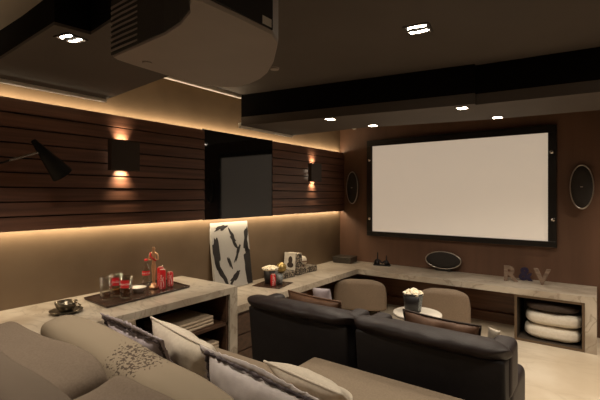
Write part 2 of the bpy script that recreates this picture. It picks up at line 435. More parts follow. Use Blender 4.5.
for i, (p, lab, e, ang) in enumerate(DL):
    light('SPOT', 'downlight_beam', (p[0], p[1], p[2] - .015), e, (1, .86, .68), (0, 0, 0), spot_size=R(130), spot_blend=.6, shadow_soft_size=.04)
# unseen downlights: platform ones added as fill, aisle ones inferred from the bright floor
for i, (x, y, e) in enumerate(((.55, 3.3, 120), (.75, 1.2, 60), (-.5, -.6, 30), (-2.3, -.6, 24), (.75, 4.7, 60))):
    zc = 2.405 if y < .775 else ZM
    dup(d0, (x, y, zc), (0, 0, 0), ('square downlight over the right aisle', 'square added fill downlight over the right platform', 'square added fill downlight behind the sofa', 'square downlight behind the sofa by left wall, added as fill', 'square downlight by the right end of screen wall')[i])
    light('SPOT', 'downlight_beam', (x, y, zc - .015), e, (1, .86, .68), (0, 0, 0), spot_size=R(110), spot_blend=.7, shadow_soft_size=.05)

# ------------------------------------------------------------------ wall lights
def sconce(loc, label):
    t = thing('wall_sconce', label, 'wall light', loc, group='bronze box wall lights')
    s = B(); W, D, H, k = .122, .075, .122, .006
    box(s, D - k, D, -W, W, -H, H); box(s, 0.02, D - k, -W, -W + k, -H, H); box(s, 0.02, D - k, W - k, W, -H, H); box(s, .02, D - k, -W + k, W - k, -.01, .01)
    obj('shade', s, M['bronze_dark'], t)
    obj('backplate', bx(-.0, .02, -.05, .05, -.07, .07, bev=.003), M['bronze_dark'], t)
    for z in (1, -1):
        bm = B(); lathe(bm, [(.022, .0), (.03, .03), (.024, .045)], 14, .045, 0, 0)
        if z < 0: bmesh.ops.rotate(bm, cent=(0, 0, 0), matrix=Matrix.Rotation(PI, 3, 'X'), verts=bm.verts[:])
        bmesh.ops.translate(bm, vec=(0, 0, z * .012), verts=bm.verts[:])
        obj('bulb', bm, M['bulb_on'], t)
    for z in (1, -1):
        light('AREA', 'sconce_glow', (loc[0] + .035, loc[1], loc[2] + z * .108), .45, (1, .77, .50), (PI if z > 0 else 0, R(-28 if z > 0 else 28), 0), shape='RECTANGLE', size=.03, size_y=.08, spread=R(80))
    return t
sconce((-3.15, 1.812, 1.868), 'square bronze wall light on the slats left of the glass panel')
sconce((-3.15, 4.575, 1.855), 'small distant bronze wall light on slats near the room corner')
# black cone reading lamp on a bracket arm
ln = thing('reading_lamp', 'black cone shaded reading lamp on a thin arm before the slats', 'wall lamp', (-3.15, .45, 1.55))
o0 = Vector((-3.15, .45, 1.55))
ap, bc = Vector((-2.9, 1.076, 1.901)), Vector((-2.9, 1.254, 1.684))
ax = (bc - ap).normalized(); q = ax.to_track_quat('Z', 'Y').to_matrix().to_4x4(); m4 = Matrix.Translation(ap - o0) @ q
ll = (bc - ap).length
obj('shade', lathe(B(), [(.012, 0), (.016, .004), (.069, ll), (.066, ll), (.013, .008)], 32, M4=m4, cap1=False), M['lampblack'], ln, True)
obj('arm', tube(B(), [Vector((-2.9, .45, 1.567)) - o0, Vector((-2.9, .95, 1.763)) - o0], .006), M['lampblack'], ln)
obj('joint', tube(B(), [Vector((-2.9, .945, 1.761)) - o0, Vector((-2.9, 1.125, 1.832)) - o0], .008), M['chrome'], ln)
obj('bracket', tube(B(), [(0, 0, .0), (.2, 0, .012), (.25, 0, .017)], .009), M['lampblack'], ln)
obj('wall_plate', bx(0, .015, -.05, .05, -.06, .06, bev=.004), M['lampblack'], ln)

# ------------------------------------------------------------------ projector
k = .855
fp = [(-1.56, .86), (-1.38, .852), (-1.19, .843), (-1.08, .822), (-.986, .786), (-.945, .752), (-.915, .735), (-.90, .76), (-.893, .9), (-.893, 1.06), (-.925, 1.13), (-.979, 1.187), (-1.09, 1.30), (-1.196, 1.387), (-1.29, 1.44), (-1.386, 1.472), (-1.46, 1.478), (-1.521, 1.466), (-1.575, 1.40), (-1.597, 1.30), (-1.60, 1.17), (-1.585, .96), (-1.575, .885)]
fp = [(x * k, y * k) for x, y in fp]
PX, PY, PZ = -1.27 * k, 1.12 * k, 2.02
pr = thing('projector', 'large taupe ceiling projector with black vented rear, hung above the sofa', 'projector', (PX, PY, PZ))
lo = [(x - PX, y - PY) for x, y in fp]
bm = B()
def ringlayer(s, z): return [bm.verts.new((x * s, y * s, z)) for x, y in lo]
rings = [ringlayer(.985, 0), ringlayer(1, .008), ringlayer(1, .16), ringlayer(.97, .185), ringlayer(.9, .195)]
n = len(lo)
bm.faces.new(rings[0]); bm.faces.new(rings[-1])
for a, c in zip(rings, rings[1:]):
    for i in range(n): bm.faces.new((a[i], a[(i + 1) % n], c[(i + 1) % n], c[i]))
obj('casing', bm, M['casing'], pr)
bm = B()                                               # black rear panel follows the S-curved back
rear = lo[0:8]
for i in range(len(rear) - 1):
    (x0, y0), (x1, y1) = rear[i], rear[i + 1]
    vs = [bm.verts.new((x, y - d, z)) for d in (.004, .0) for (x, y, z) in ((x0, y0, .006), (x1, y1, .006), (x1, y1, .19), (x0, y0, .19))]
    for f in ((0, 1, 2, 3), (7, 6, 5, 4), (0, 4, 5, 1), (3, 2, 6, 7), (0, 3, 7, 4), (1, 5, 6, 2)): bm.faces.new([vs[j] for j in f])
obj('rear_panel', bm, M['blackmatte'], pr)
bm = B()
for i in range(9):
    z = .018 + i * .018
    x0, y0 = lo[0]
    tube(bm, [(x0 + .17, y0 - .010, z), (x0 + .08, y0 - .010, z), (x0 + .012, y0 - .008, z), (x0 - .010, y0 + .006, z), (x0 - .014, y0 + .05, z)], .0035, 6)
obj('grille', bm, M['casing'], pr)
sx = lo[9][0]
obj('side_panel', bx(sx - .004, sx + .004, lo[8][1] - .12, lo[9][1] - .004, .01, .15), M['blackmatte'], pr)
obj('label_plate', bx(sx + .004, sx + .006, lo[9][1] - .05, lo[9][1] - .012, .014, .036), M['label_white'], pr)
m4 = Matrix.Translation((lo[16][0] + .05, lo[16][1] - .03, .09)) @ Matrix.Rotation(-PI / 2, 4, 'X')
obj('lens', lathe(B(), [(.06, 0), (.06, .05), (.05, .055), (.045, .045)], 28, M4=m4), M['black'], pr, True)
obj('mount', box(lathe(B(), [(.03, .19), (.03, ZM - PZ - .012)], 16), -.1, .1, -.1, .1, ZM - PZ - .012, ZM - PZ), M['blackmatte'], pr)
for dx, dy in ((-.2, -.12), (.12, .2)):
    obj('foot', lathe(B(), [(.016, -.004), (.018, .002)], 14, dx, dy), M['casing'], pr)

# ------------------------------------------------------------------ screen and speakers
sc = thing('projection_screen', 'large cream projection screen in a black frame on brown wall', 'projection screen', (-1.555, FY, 1.02))
x0, x1, z0, z1 = -2.657 + 1.555, -.452 + 1.555, 0, 1.243
b = B(); f = .085
box(b, x0 - f, x1 + f, -.055, 0, z1, z1 + f, bev=.004); box(b, x0 - f, x1 + f, -.055, 0, z0 - f * .8, z0, bev=.004)
box(b, x0 - f, x0, -.055, 0, z0, z1, bev=.004); box(b, x1, x1 + f, -.055, 0, z0, z1, bev=.004)
obj('frame', b, M['black'], sc)
obj('screen_surface', bx(x0, x1, -.035, -.02, z0, z1), M['screen'], sc)
for x, z in ((x0 - .04, 2.06 - 1.02), (x0 - .04, 1.205 - 1.02), (x1 + .04, 2.04 - 1.02), (x1 + .05, 1.27 - 1.02)):
    obj('corner_knob', sphere(B(), (x, -.062, z), .023, 14, (1, .6, 1)), M['chrome'], sc, True)
def speaker(loc, rx, rz, label, name='oval_speaker', rotx=0):
    t = thing(name, label, 'speaker', loc, (rotx, 0, 0), group='oval flat speakers')
    def ell(s, y): return [(rx * s * math.cos(a), y, rz * s * math.sin(a)) for a in [2 * PI * i / 48 for i in range(48)]]
    bm = B(); prev = None
    for s, y in ((.80, 0), (.98, -.02), (1.0, -.045), (.985, -.055)):
        r = [bm.verts.new(p) for p in ell(s, y)]
        if prev:
            for i in range(48): bm.faces.new((prev[i], prev[(i + 1) % 48], r[(i + 1) % 48], r[i]))
        else: bm.faces.new(r)
        prev = r
    bm.faces.new(prev[::-1]); obj('cabinet', bm, M['blackmatte'], t, True)
    bm = B(); prev = None
    for s, y in ((.955, -.054), (.93, -.062), (.6, -.07), (.2, -.073)):
        r = [bm.verts.new(p) for p in ell(s, y)]
        if prev:
            for i in range(48): bm.faces.new((prev[i], prev[(i + 1) % 48], r[(i + 1) % 48], r[i]))
        prev = r
    bm.faces.new(prev[::-1]); obj('grille', bm, M['mesh'], t, True)
    obj('rim', tube(B(), ell(.972, -.055), .0075, 8, True), M['silver'], t, True)
    if rz > rx: obj('badge', bx(-.012, .012, -.0745, -.071, -.004, .004), M['silver'], t)
    return t
speaker((-2.985, FY, 1.66), .095, .245, 'tall black oval wall speaker with silver rim, left of the screen')
speaker((-.135, FY, 1.639), .107, .245, 'tall black oval wall speaker with silver rim, right of the screen')
cs = speaker((-1.625, FY - .03, ZL + .142), .232, .112, 'wide black oval centre speaker lying below the screen on worktop', rotx=R(-3))
obj('stand', bx(-.1, .1, -.05, .02, -.135, -.09, bev=.004), M['blackmatte'], cs)

# ------------------------------------------------------------------ counters
wt = thing('marble_worktop', 'low L shaped marble worktop along the left and screen walls', 'worktop', (-2.6, 4.86, 0))
ox, oy = -2.6, 4.86
L_ = [(LX + .001, 2.48), (-2.6, 2.48), (-2.6, 4.86), (0, 4.86), (0, FY - .001), (LX + .001, FY - .001)]
obj('top', prism(B(), [(x - ox, y - oy) for x, y in L_], ZL - .065, ZL), M['counter'], wt)
obj('end_leg', bx(-.095 - ox, 0 - ox, 0, FY - oy - .001, 0, ZL - .065), M['counter'], wt)
ub = thing('marble_shelf_unit', 'taller marble topped shelf unit beside the sofa, holding the drinks tray', 'shelf unit', (-2.86, 1.0, RISE))
ox, oy, oz = -2.86, 1.0, RISE
def ubx(*a, **kk): return bx(a[0] - ox, a[1] - ox, a[2] - oy, a[3] - oy, a[4] - oz, a[5] - oz, **kk)
obj('top', ubx(LX, -2.48, BY, 2.478, ZU - .055, ZU, bev=.003), M['counter'], ub)
obj('end_panel', ubx(LX, -2.48, 2.392, 2.478, 0.0, ZU - .055), M['counter'], ub)
obj('back_panel', ubx(LX, LX + .015, BY, 2.392, 0.0, ZU - .055), M['wood'], ub)
obj('shelf', ubx(LX + .015, -2.5, BY, 2.392, .462, .485), M['wood'], ub)
obj('bottom', ubx(LX + .015, -2.5, BY, 2.392, .0, .235), M['wood'], ub)
for y in (.3, 1.35, 2.365):
    obj('divider', ubx(LX + .015, -2.5, y, y + .026, .235, ZU - .055), M['wood'], ub)
# low wooden cupboard below the low top, beyond the tall unit
lc = thing('low_cupboard', 'low dark wood drawer cupboard under the worktop behind the left recliner', 'cupboard', (-2.9, 2.9, 0))
obj('body', bx(LX + .02 + 2.9, .28, -.415, .8, 0, ZL - .066), M['wood'], lc)
for z0_, z1_ in ((.03, .13), (.14, .28), (.29, .46)):
    obj('drawer', bx(.28, .298, -.405, .79, z0_, z1_, bev=.003), M['wood'], lc)
# cubby with cushions
cb = thing('cubby_shelf', 'open cubby with bronze edge under the right end of worktop', 'shelf', (-.397, 4.88, 0))
b = B()
box(b, -.315, .298, 0, .55, .0, .022); box(b, -.315, .298, 0, .55, .462, .484); box(b, -.315, -.297, 0, .55, .022, .462); box(b, .28, .298, 0, .55, .022, .462)
obj('carcass', b, M['niche'], cb)
obj('back_panel', bx(-.297, .28, .53, .548, .022, .462), M['niche'], cb)
b = B()
box(b, -.318, .300, -.012, 0, .0, .024); box(b, -.318, .300, -.012, 0, .462, .486); box(b, -.318, -.294, -.012, 0, .024, .462); box(b, .278, .300, -.012, 0, .024, .462)
obj('edge_trim', b, M['bronze'], cb)
def softbox(bmw, TL, TR, h, t, m, name, parent, lean, seed, p=4., bulge=.04, wr=.02, tb=.0):
    w = (Vector(TR) - Vector(TL)).length; bm = B()
    bmesh.ops.create_cube(bm, size=2.); bmesh.ops.subdivide_edges(bm, edges=bm.edges[:], cuts=13, use_grid_fill=True)
    for v in bm.verts:
        c = v.co.copy(); k = max(abs(c.x), abs(c.y), abs(c.z)) / (abs(c.x) ** p + abs(c.y) ** p + abs(c.z) ** p) ** (1 / p)
        c = c * k
        q = Vector((c.x * w / 2, c.y * t / 2, h / 2 + c.z * h / 2))
        q.y += bulge * c.y * (1 - c.x ** 2) * (1 - c.z ** 2); q.z += bulge * tb * c.z * (1 - c.x ** 2)
        d = noise.noise(Vector((q.x * 4, q.y * 4 + seed, q.z * 4))) * wr + noise.noise(Vector((q.x * 11, q.y * 11, q.z * 11 + seed))) * wr * .35
        v.co = q + c.normalized() * d
    o = obj(name, bm, m, parent, True, ('sub',)); mw = pose(TL, TR, h, lean)
    if parent: o.matrix_local = Matrix.Translation((-ox, -oy, -oz)) @ mw
    else: o.matrix_world = mw
    return o
for (zc, x0, x1, t_, m_, sd, lb) in ((.098, -.645, -.12, .145, M['white'], 3, 'white cushion lying lowest in the cubby'),
        (.246, -.635, -.115, .145, M['white'], 5, 'white cushion between another white one and the dark one in cubby'),
        (.375, -.625, -.135, .10, M['darkc'], 8, 'dark brown cushion on top of the white cushions in cubby')):
    tag(softbox(None, (x0, 4.905, zc), (x1, 4.905, zc + .004), .44, t_, m_, 'cushion', None, R(90), sd, 3.4, .02, .018), lb, 'cushion', 'cushions in the cubby')

# ------------------------------------------------------------------ folded blankets in the shelf unit
def blanket(loc, label, w=.30, d=.30, layers=3, t=.026, seed=0):
    o = thing('folded_blanket', label, 'blanket', loc, (0, 0, R(2)), group='folded blankets in the shelf unit')
    for k in range(layers):
        bm = bx(-w / 2, w / 2, -d / 2, d / 2, k * t, (k + 1) * t - .001, bev=.011, seg=3)
        for v in bm.verts: v.co.x += noise.noise(v.co * 8 + Vector((k, seed, 0))) * .006; v.co.y += noise.noise(v.co * 9 + Vector((3, k, seed))) * .006
        obj('fold', bm, M['blanket'], o, True)
    return o
blanket((-2.70, 2.05, .4855), 'folded cream blanket on the upper shelf of the marble unit', .34, .42, 3)
blanket((-2.68, 2.14, .2355), 'folded cream blanket on the lower shelf of the marble unit', .32, .34, 4)

# ------------------------------------------------------------------ sofa
sf = thing('sofa', 'long taupe linen sofa on the raised platform, in the foreground', 'sofa', (-1.34, 1.1, RISE))
ox, oy, oz = -1.34, 1.1, RISE
def sbx(*a, **kk): return bx(a[0] - ox, a[1] - ox, a[2] - oy, a[3] - oy, a[4] - oz, a[5] - oz, **kk)
obj('base', sbx(-2.42, -.24, .42, 1.68, RISE + .03, .42, bev=.02), M['seatfab'], sf)
obj('back_frame', sbx(-2.43, -.2, .30, .56, RISE + .03, .86, bev=.05, seg=4), M['taupe_rib'], sf, True)
for x in (-2.455, -.235):
    obj('arm', sbx(x, x + .0 + .16 if x > -1 else x + .03, .32, 1.5, RISE + .03, .74, bev=.012, seg=3), M['seatfab'], sf, True)
obj('seat', sbx(-2.40, -1.335, .58, 1.715, .42, .62, bev=.035, seg=4), M['seatfab'], sf, True)
obj('seat', sbx(-1.325, -.26, .62, 1.945, .40, .62, bev=.03, seg=4), M['seatfab'], sf, True)
for x, y in ((-2.3, .4), (-.3, .4), (-2.3, 1.55), (-.3, 1.55)):
    obj('foot', lathe(B(), [(.025, 0), (.03, .035)], 14, x - ox, y - oy), M['black'], sf)
def softblock(TL, TR, h, t, m, name, parent, lean, seed, a=3.4, bb=.4, pinch=.03, wr=.03, lump=None, seam=True):
    w = (Vector(TR) - Vector(TL)).length
    mw = Matrix.Translation((-ox, -oy, -oz)) @ pose(TL, TR, h, lean)
    o = obj(name, cushion_bm(w, h, t, pinch, 26, seed, wr, a, bb, 0, lump), m, parent, True, ('sub',))
    o.matrix_local = mw
    if seam:
        obj('seam', tube(B(), rim_path(w, h, pinch, 20), .006, 6, True), m, o, True)
    return o
softbox(None, (-2.42, .68, .905), (-1.42, .68, .925), .44, .24, M['taupe'], 'back_cushion', sf, R(12), 2, 9., .03, .024)
softbox(None, (-1.415, .68, .92), (-.36, .67, .91), .44, .24, M['taupe'], 'back_cushion', sf, R(12), 5, 9., .03, .024)
softbox(None, (-2.40, .47, 1.0), (-1.05, .48, .99), .42, .18, M['taupe_rib'], 'ribbed_back_pad', sf, R(0), 9, 5., .02, .01)

# ------------------------------------------------------------------ scatter cushions
def pillow(TL, TR, h, t, m, label, lean, seed, pinch=.07, piping=None, pr_=.006, flange=None, ruffle=None, wr=.014, name='scatter_cushion', a=2.4, bb=.5, group='scatter cushions on the sofa'):
    w = (Vector(TR) - Vector(TL)).length
    o = obj(name, cushion_bm(w, h, t, pinch, 26, seed, wr, a, bb), m, None, True, ('sub',))
    o.matrix_world = pose(TL, TR, h, lean); tag(o, label, 'cushion', group)
    if piping: obj('piping', tube(B(), rim_path(w, h, pinch, 20), pr_, 8, True), piping, o, True)
    if ruffle:
        p = rim_path(w, h, pinch, 34, .012, .012, seed)
        obj('ruffle', tube(B(), p, lambda i: .010 + .004 * math.sin(i * 2.1) * math.cos(i * .9), 8, True), ruffle, o, True)
    if flange:
        bm = B(); p0 = rim_path(w, h, pinch, 34, .004, .006, seed); p1 = rim_path(w, h, pinch, 34, .052, .012, seed + 2)
        N = len(p0); q = []
        for i in range(N):
            q.append([bm.verts.new(Vector(p0[i]) + Vector((0, .003, 0))), bm.verts.new(Vector(p1[i]) + Vector((0, .002, 0))), bm.verts.new(Vector(p1[i]) - Vector((0, .002, 0))), bm.verts.new(Vector(p0[i]) - Vector((0, .003, 0)))])
        for i in range(N):
            c_, d_ = q[i], q[(i + 1) % N]
            for e in range(4): bm.faces.new((c_[e], c_[(e + 1) % 4], d_[(e + 1) % 4], d_[e]))
        obj('flange', bm, flange, o, True)
    return o
bo = softbox(None, (-2.36, .93, .955), (-.93, .96, .82), .32, .20, M['bolster'], 'bolster_cushion', None, R(14), 11, 3.6, .04, .014)
tag(bo, 'long ribbed taupe bolster cushion with dark embroidery across the sofa', 'cushion', 'scatter cushions on the sofa')
pillow((-2.13, 1.14, .885), (-1.64, 1.13, .865), .33, .13, M['lavender'], 'lavender grey satin cushion with dark ruffled border, behind the bolster', R(24), 21, .05, flange=M['lavender'], ruffle=M['darkruffle'])
pillow((-1.93, 1.28, .895), (-1.41, 1.25, .845), .32, .16, M['cream'], 'plain cream cushion with thin piping, between two satin cushions', R(22), 31, .06, piping=M['cream'], pr_=.006)
pillow((-1.43, 1.24, .83), (-.88, 1.27, .765), .27, .14, M['pale'], 'pale satin cushion with dark frilled edge, nearest the picture bottom', R(12), 41, .05, flange=M['pale'], ruffle=M['darkruffle'])
pillow((-1.30, 1.48, .745), (-.86, 1.47, .715), .30, .12, M['cream'], 'low cream cushion half hidden behind the frilled pale cushion', R(50), 51, .05, piping=M['cream'])

# ------------------------------------------------------------------ recliners
def recliner(loc, label):
    t = thing('recliner', label, 'armchair', loc, group='charcoal leather recliners')
    W = .41
    # back shell seen from behind
    bm = bx(-W + .015, W - .015, .0, .14, .10, .775, bev=.02, seg=3)
    for v in bm.verts: v.co.y -= .06 * (v.co.z - .1) / .6
    obj('backrest', bm, M['leather2'], t, True)
    # padded head roll overhanging the shell
    bm = B(); n = 40; rings = []
    for i in range(n + 1):
        u = -1 + 2 * i / n; e = max(0., 1 - abs(u) ** 7) ** .5
        r = [bm.verts.new((u * (W + .008), -.0 + (.112 * e + .012) * math.cos(a) + .012 * noise.noise(Vector((u * 4, a, 3))), (.800 + (.045 * e + .006) * math.sin(a) - .02 * math.cos(a)) + .006 * noise.noise(Vector((u * 6, a, 1))))) for a in [2 * PI * k / 20 for k in range(20)]]
        rings.append(r)
    for a_, b_ in zip(rings, rings[1:]):
        for k in range(20): bm.faces.new((a_[k], a_[(k + 1) % 20], b_[(k + 1) % 20], b_[k]))
    bm.faces.new(rings[0][::-1]); bm.faces.new(rings[-1])
    obj('headrest', bm, M['leather'], t, True, ('sub',))
    obj('back_cushion', bx(-W + .06, W - .06, .13, .27, .42, .78, bev=.05, seg=4), M['leather'], t, True)
    obj('seat', bx(-W + .12, W - .12, .2, .86, .18, .46, bev=.05, seg=4), M['leather'], t, True)
    for s in (-1, 1):
        x = s * (W - .065)
        obj('armrest', bx(x - .062, x + .062, .06, .47, .05, .60, bev=.05, seg=5), M['leather'], t, True)
        obj('wing', bx(x - .05, x + .062, .03, .24, .55, .815, bev=.045, seg=5), M['leather'], t, True)
    obj('base', bx(-W + .06, W - .06, .06, .8, .0, .11), M['blackmatte'], t)
    obj('footrest', bx(-W + .13, W - .13, .85, .91, .14, .42, bev=.025, seg=3), M['leather'], t, True)
    return t
recliner((-1.578, 2.14, 0), 'charcoal leather recliner seen from behind, next to the left counter')
rc2 = dup(bpy.data.objects['recliner'], (-.738, 2.14, 0), (0, 0, R(-1)), 'charcoal leather recliner seen from behind, next to the open floor')
# things on the recliners
pillow((-1.93, 2.48, .81), (-1.46, 2.48, .795), .32, .13, M['brownc'], 'tan brown leather cushion on the left recliner', R(14), 61, .05, piping=M['brownc'], group='brown cushions on the recliners')
pillow((-1.80, 2.62, .825), (-1.64, 2.62, .835), .2, .1, M['lavender'], 'small lavender cushion beside the tan one on the left recliner', R(10), 63, .03, group='small cushions')
pillow((-1.0, 2.48, .818), (-.535, 2.48, .80), .34, .13, M['brownc'], 'dark tan leather cushion on the right recliner', R(14), 62, .06, piping=M['darkc'], group='brown cushions on the recliners')
pillow((-.50, 2.50, .80), (-.435, 2.50, .79), .2, .04, M['cream'], 'small cream cushion peeking out at the right end of the brown cushion', R(12), 71, .03, group='small cushions')

# round side table with popcorn
st = thing('side_table', 'small white round side table behind the two recliners', 'side table', (-1.20, 3.28, 0))
obj('tabletop', lathe(B(), [(.185, .552), (.195, .556), (.195, .572), (.19, .576)], 40), M['porcelain'], st, True)
obj('stem', lathe(B(), [(.02, .02), (.016, .3), (.02, .552)], 16), M['chrome'], st, True)
obj('foot', lathe(B(), [(.15, 0), (.15, .008), (.03, .022)], 32), M['chrome'], st, True)
def popcorn(loc, r, h, label, seed=1):
    rnd = random.Random(seed); bm = B()
    for i in range(95):
        a = rnd.random() * 2 * PI; q = r * math.sqrt(rnd.random()); z = h * (1 - (q / r) ** 2) * rnd.uniform(.55, 1)
        m = bmesh.ops.create_icosphere(bm, subdivisions=1, radius=rnd.uniform(.009, .014))
        for v in m['verts']: v.co *= 1 + .5 * noise.noise(v.co * 90 + Vector((i, 0, 0)))
        bmesh.ops.translate(bm, vec=(q * math.cos(a), q * math.sin(a), z), verts=m['verts'])
    lathe(bm, [(r * .98, -.012), (r * .9, .004), (r * .45, h * .6), (.01, h * .75)], 20)
    o = obj('popcorn', bm, M['popcorn'], None, True); o.location = loc
    return tag(o, label, 'popcorn', kind='stuff')
def bucket(loc, r, h, label, side, ang):
    t = thing('popcorn_bucket', label, 'bucket', loc, (0, 0, 0), group='popcorn buckets')
    obj('body', lathe(B(), [(r * .78, 0), (r, h), (r * .97, h), (r * .76, .006)], 32, cap1=False), M['bucket'], t, True)
    obj('rim', tube(B(), [(r * math.cos(2 * PI * i / 32), r * math.sin(2 * PI * i / 32), h) for i in range(32)], .004, 8, True), M['bucket'], t, True)
    bm = B(); n = 8
    rr = [[], []]
    for i in range(n + 1):
        a = ang - .35 + .7 * i / n
        for j, (q, z) in enumerate(((r * .80 + .0015, .02), (r * .985 + .0015, h - .01))): rr[j].append(bm.verts.new((q * math.cos(a), q * math.sin(a), z)))
    for i in range(n): bm.faces.new((rr[0][i], rr[0][i + 1], rr[1][i + 1], rr[1][i]))
    o = obj('printed_panel', bm, side, t); s_ = o.modifiers.new('s', 'SOLIDIFY'); s_.thickness = .001
    return t
bucket((-1.245, 3.30, .5765), .083, .152, 'black popcorn bucket full of popcorn on the white side table', M['greyprint'], R(-12))
popcorn((-1.245, 3.30, .5765 + .149), .078, .035, 'heap of popcorn in the bucket on the side table', 3)

# ------------------------------------------------------------------ low tub chairs by the front counter
def tubchair(loc, rz, label, W=.30, Ht=.495):
    t = thing('tub_chair', label, 'chair', loc, (0, 0, rz), group='beige chairs at the front counter')
    bm = B(); n = 26; mrow = 18
    def outline(v):                                    # half width of the rounded back at height v (0..1)
        w = W * (.86 + .14 * math.sin(min(1, (1 - v) * 1.6) * PI / 2))
        if v > .72: w *= (1 - ((v - .72) / .28) ** 3.2 * .55)
        return w
    rows = []
    for j in range(mrow + 1):
        v = j / mrow; z = .10 + (Ht - .10) * v; w = outline(v); r = []
        for i in range(n):
            a = 2 * PI * i / n; ca, sa = math.cos(a), math.sin(a)
            ex = math.copysign(abs(ca) ** .38, ca) * w; ey = math.copysign(abs(sa) ** .8, sa) * .06 * (1 if v < .9 else 1 - (v - .9) * 6)
            ey += .04 * (ex / W) ** 2 - .05 * v
            r.append(bm.verts.new((ex, ey, z)))
        rows.append(r)
    for a_, b_ in zip(rows, rows[1:]):
        for i in range(n): bm.faces.new((a_[i], a_[(i + 1) % n], b_[(i + 1) % n], b_[i]))
    bm.faces.new(rows[0][::-1]); bm.faces.new(rows[-1])
    obj('backrest', bm, M['beige'], t, True, ('sub',))
    obj('seat', bx(-W * .86, W * .86, .04, .46, .12, .30, bev=.05, seg=4), M['beige'], t, True)
    for s in (-1, 1):
        for y in (.02, .40): obj('leg', lathe(B(), [(.014, 0), (.02, .125)], 12, s * W * .7, y), M['wood'], t)
    return t
tubchair((-2.41, 4.56, 0), R(25), 'beige tub chair at the corner of the counter, by the left recliner', .335, .50)
tubchair((-1.385, 4.60, 0), R(16), 'beige tub chair below the centre speaker, behind the popcorn', .285, .515)

# ------------------------------------------------------------------ drinks tray on the tall unit
trc = [(-3.078, 1.484), (-2.71, 1.457), (-2.765, 2.199), (-3.19, 2.24)]
tx, ty = -2.93, 1.85
tr = thing('serving_tray', 'long dark lacquered tray with glasses, bottle and cans', 'tray', (tx, ty, ZU))
pts = [(x - tx, y - ty) for x, y in trc]
obj('base', prism(B(), pts, 0.0005, .010), M['tray'], tr)
b = B()
for i in range(4):
    p, q = Vector((*pts[i], .012)), Vector((*pts[(i + 1) % 4], .012)); tube(b, [p, q], .006, 8)
obj('lip', b, M['tray'], tr)
ZT = ZU + .0105
def tumbler(loc, label, r=.042, h=.098, print_ang=-50, fill=.35):
    t = thing('tumbler', label, 'glass', loc, group='tumblers on the tray')
    obj('bowl', lathe(B(), [(r * .82, 0), (r * .86, .004), (r, h), (r - .003, h), (r * .82, .012), (.001, .010)], 32, cap1=True), M['glass'], t, True)
    obj('drink', lathe(B(), [(r * .78, .0125), (r * .80 + .002, .0125 + h * fill)], 28), M['amber'], t, True)
    bm = B(); A = R(print_ang)
    q0, q1 = r * .92, r * .99
    vv = []
    for i in range(11):
        a = A - .75 + 1.5 * i / 10
        vv.append([bm.verts.new(((r * .86 + (r * .14) * zz + .0012) * math.cos(a), (r * .86 + (r * .14) * zz + .0012) * math.sin(a), h * zz)) for zz in (.5, .86)])
    for i in range(10): bm.faces.new((vv[i][0], vv[i + 1][0], vv[i + 1][1], vv[i][1]))
    o = obj('red_print', bm, M['red'], t); o['label'] = 'red printed band'
    text_mesh('lettering', 'Coca-Cola', .022, .0002, M['paperwhite'], t, .25, fn=wrap(r * .985 + .0015, A, h * .64))
    return t
tumbler((-2.91, 1.555, ZT), 'empty looking tumbler at the near left end of the tray', .042, .165, 70, .2)
tumbler((-2.955, 1.665, ZT), 'tall tumbler with red print standing behind the other two glasses', .045, .168, -50)
tumbler((-2.84, 1.675, ZT), 'tumbler with red print at the front edge of the tray', .047, .16, -50)
# bottle
bt = thing('bottle', 'small clear glass soda bottle with red label at the back of tray', 'bottle', (-3.10, 2.01, ZT))
bt.scale = (1.12, 1.12, 1.12)
prof = [(.026, 0), (.029, .006), (.028, .05), (.0255, .075), (.029, .105), (.027, .125), (.016, .155), (.0125, .185), (.0135, .192)]
obj('glass_body', lathe(B(), prof + [(.010, .192), (.010, .18), (.013, .155), (.023, .125), (.0245, .1), (.022, .075), (.0245, .05), (.024, .008)], 28), M['glass'], bt, True)
obj('cap', lathe(B(), [(.0145, .186), (.0145, .194), (.010, .199)], 20), M['red'], bt)
bm = B(); patch(bm, .0295, R(-48) - 1.3, R(-48) + 1.3, .078, .112, 16); obj('paper_label', bm, M['red'], bt)
text_mesh('lettering', 'Coca-Cola', .02, .0002, M['paperwhite'], bt, .25, fn=wrap(.0305, R(-48), .089))
def can(loc, label, ang, r=.0285, h=.118, group='red drink cans'):
    t = thing('drink_can', label, 'can', loc, group=group)
    obj('body', lathe(B(), [(r * .78, 0), (r * .84, .003), (r, .012), (r, h - .014), (r * .82, h - .003), (r * .80, h)], 28), M['red'], t, True)
    obj('lid', lathe(B(), [(r * .81, h - .003), (r * .83, h), (r * .8, h + .002), (r * .76, h - .001)], 24), M['alu'], t, True)
    obj('base_rim', lathe(B(), [(r * .76, -.0005), (r * .79, .004)], 24), M['alu'], t)
    text_mesh('lettering', 'Coca-Cola', .026, .0002, M['paperwhite'], t, .3, fn=wrap(r + .0005, R(ang), .06, True))
    bm = B(); n = 14; vv = []
    for i in range(n + 1):
        z = .02 + .08 * i / n; a = R(ang) + .42 + .16 * math.sin(i / n * 2 * PI)
        vv.append([bm.verts.new(((r + .0008) * math.cos(a + d), (r + .0008) * math.sin(a + d), z)) for d in (-.07, .09)])
    for i in range(n): bm.faces.new((vv[i][0], vv[i][1], vv[i + 1][1], vv[i + 1][0]))
    obj('wave_stripe', bm, M['paperwhite'], t)
    return t
can((-2.865, 2.005, ZT), 'tall slim red drink can on the tray, in front of the golden figurine', -45, .027, .16)
can((-2.90, 2.105, ZT), 'short red drink can at the far end of the tray', -40, .025, .122)
can((-2.955, 2.05, ZT), 'red drink can standing behind the tall slim can on the tray', -45, .027, .165)
bw = obj('small_bowl', lathe(B(), [(.03, 0), (.034, .006), (.058, .034), (.062, .04), (.059, .04), (.03, .008), (.001, .007)], 32), M['porcelain'], None, True)
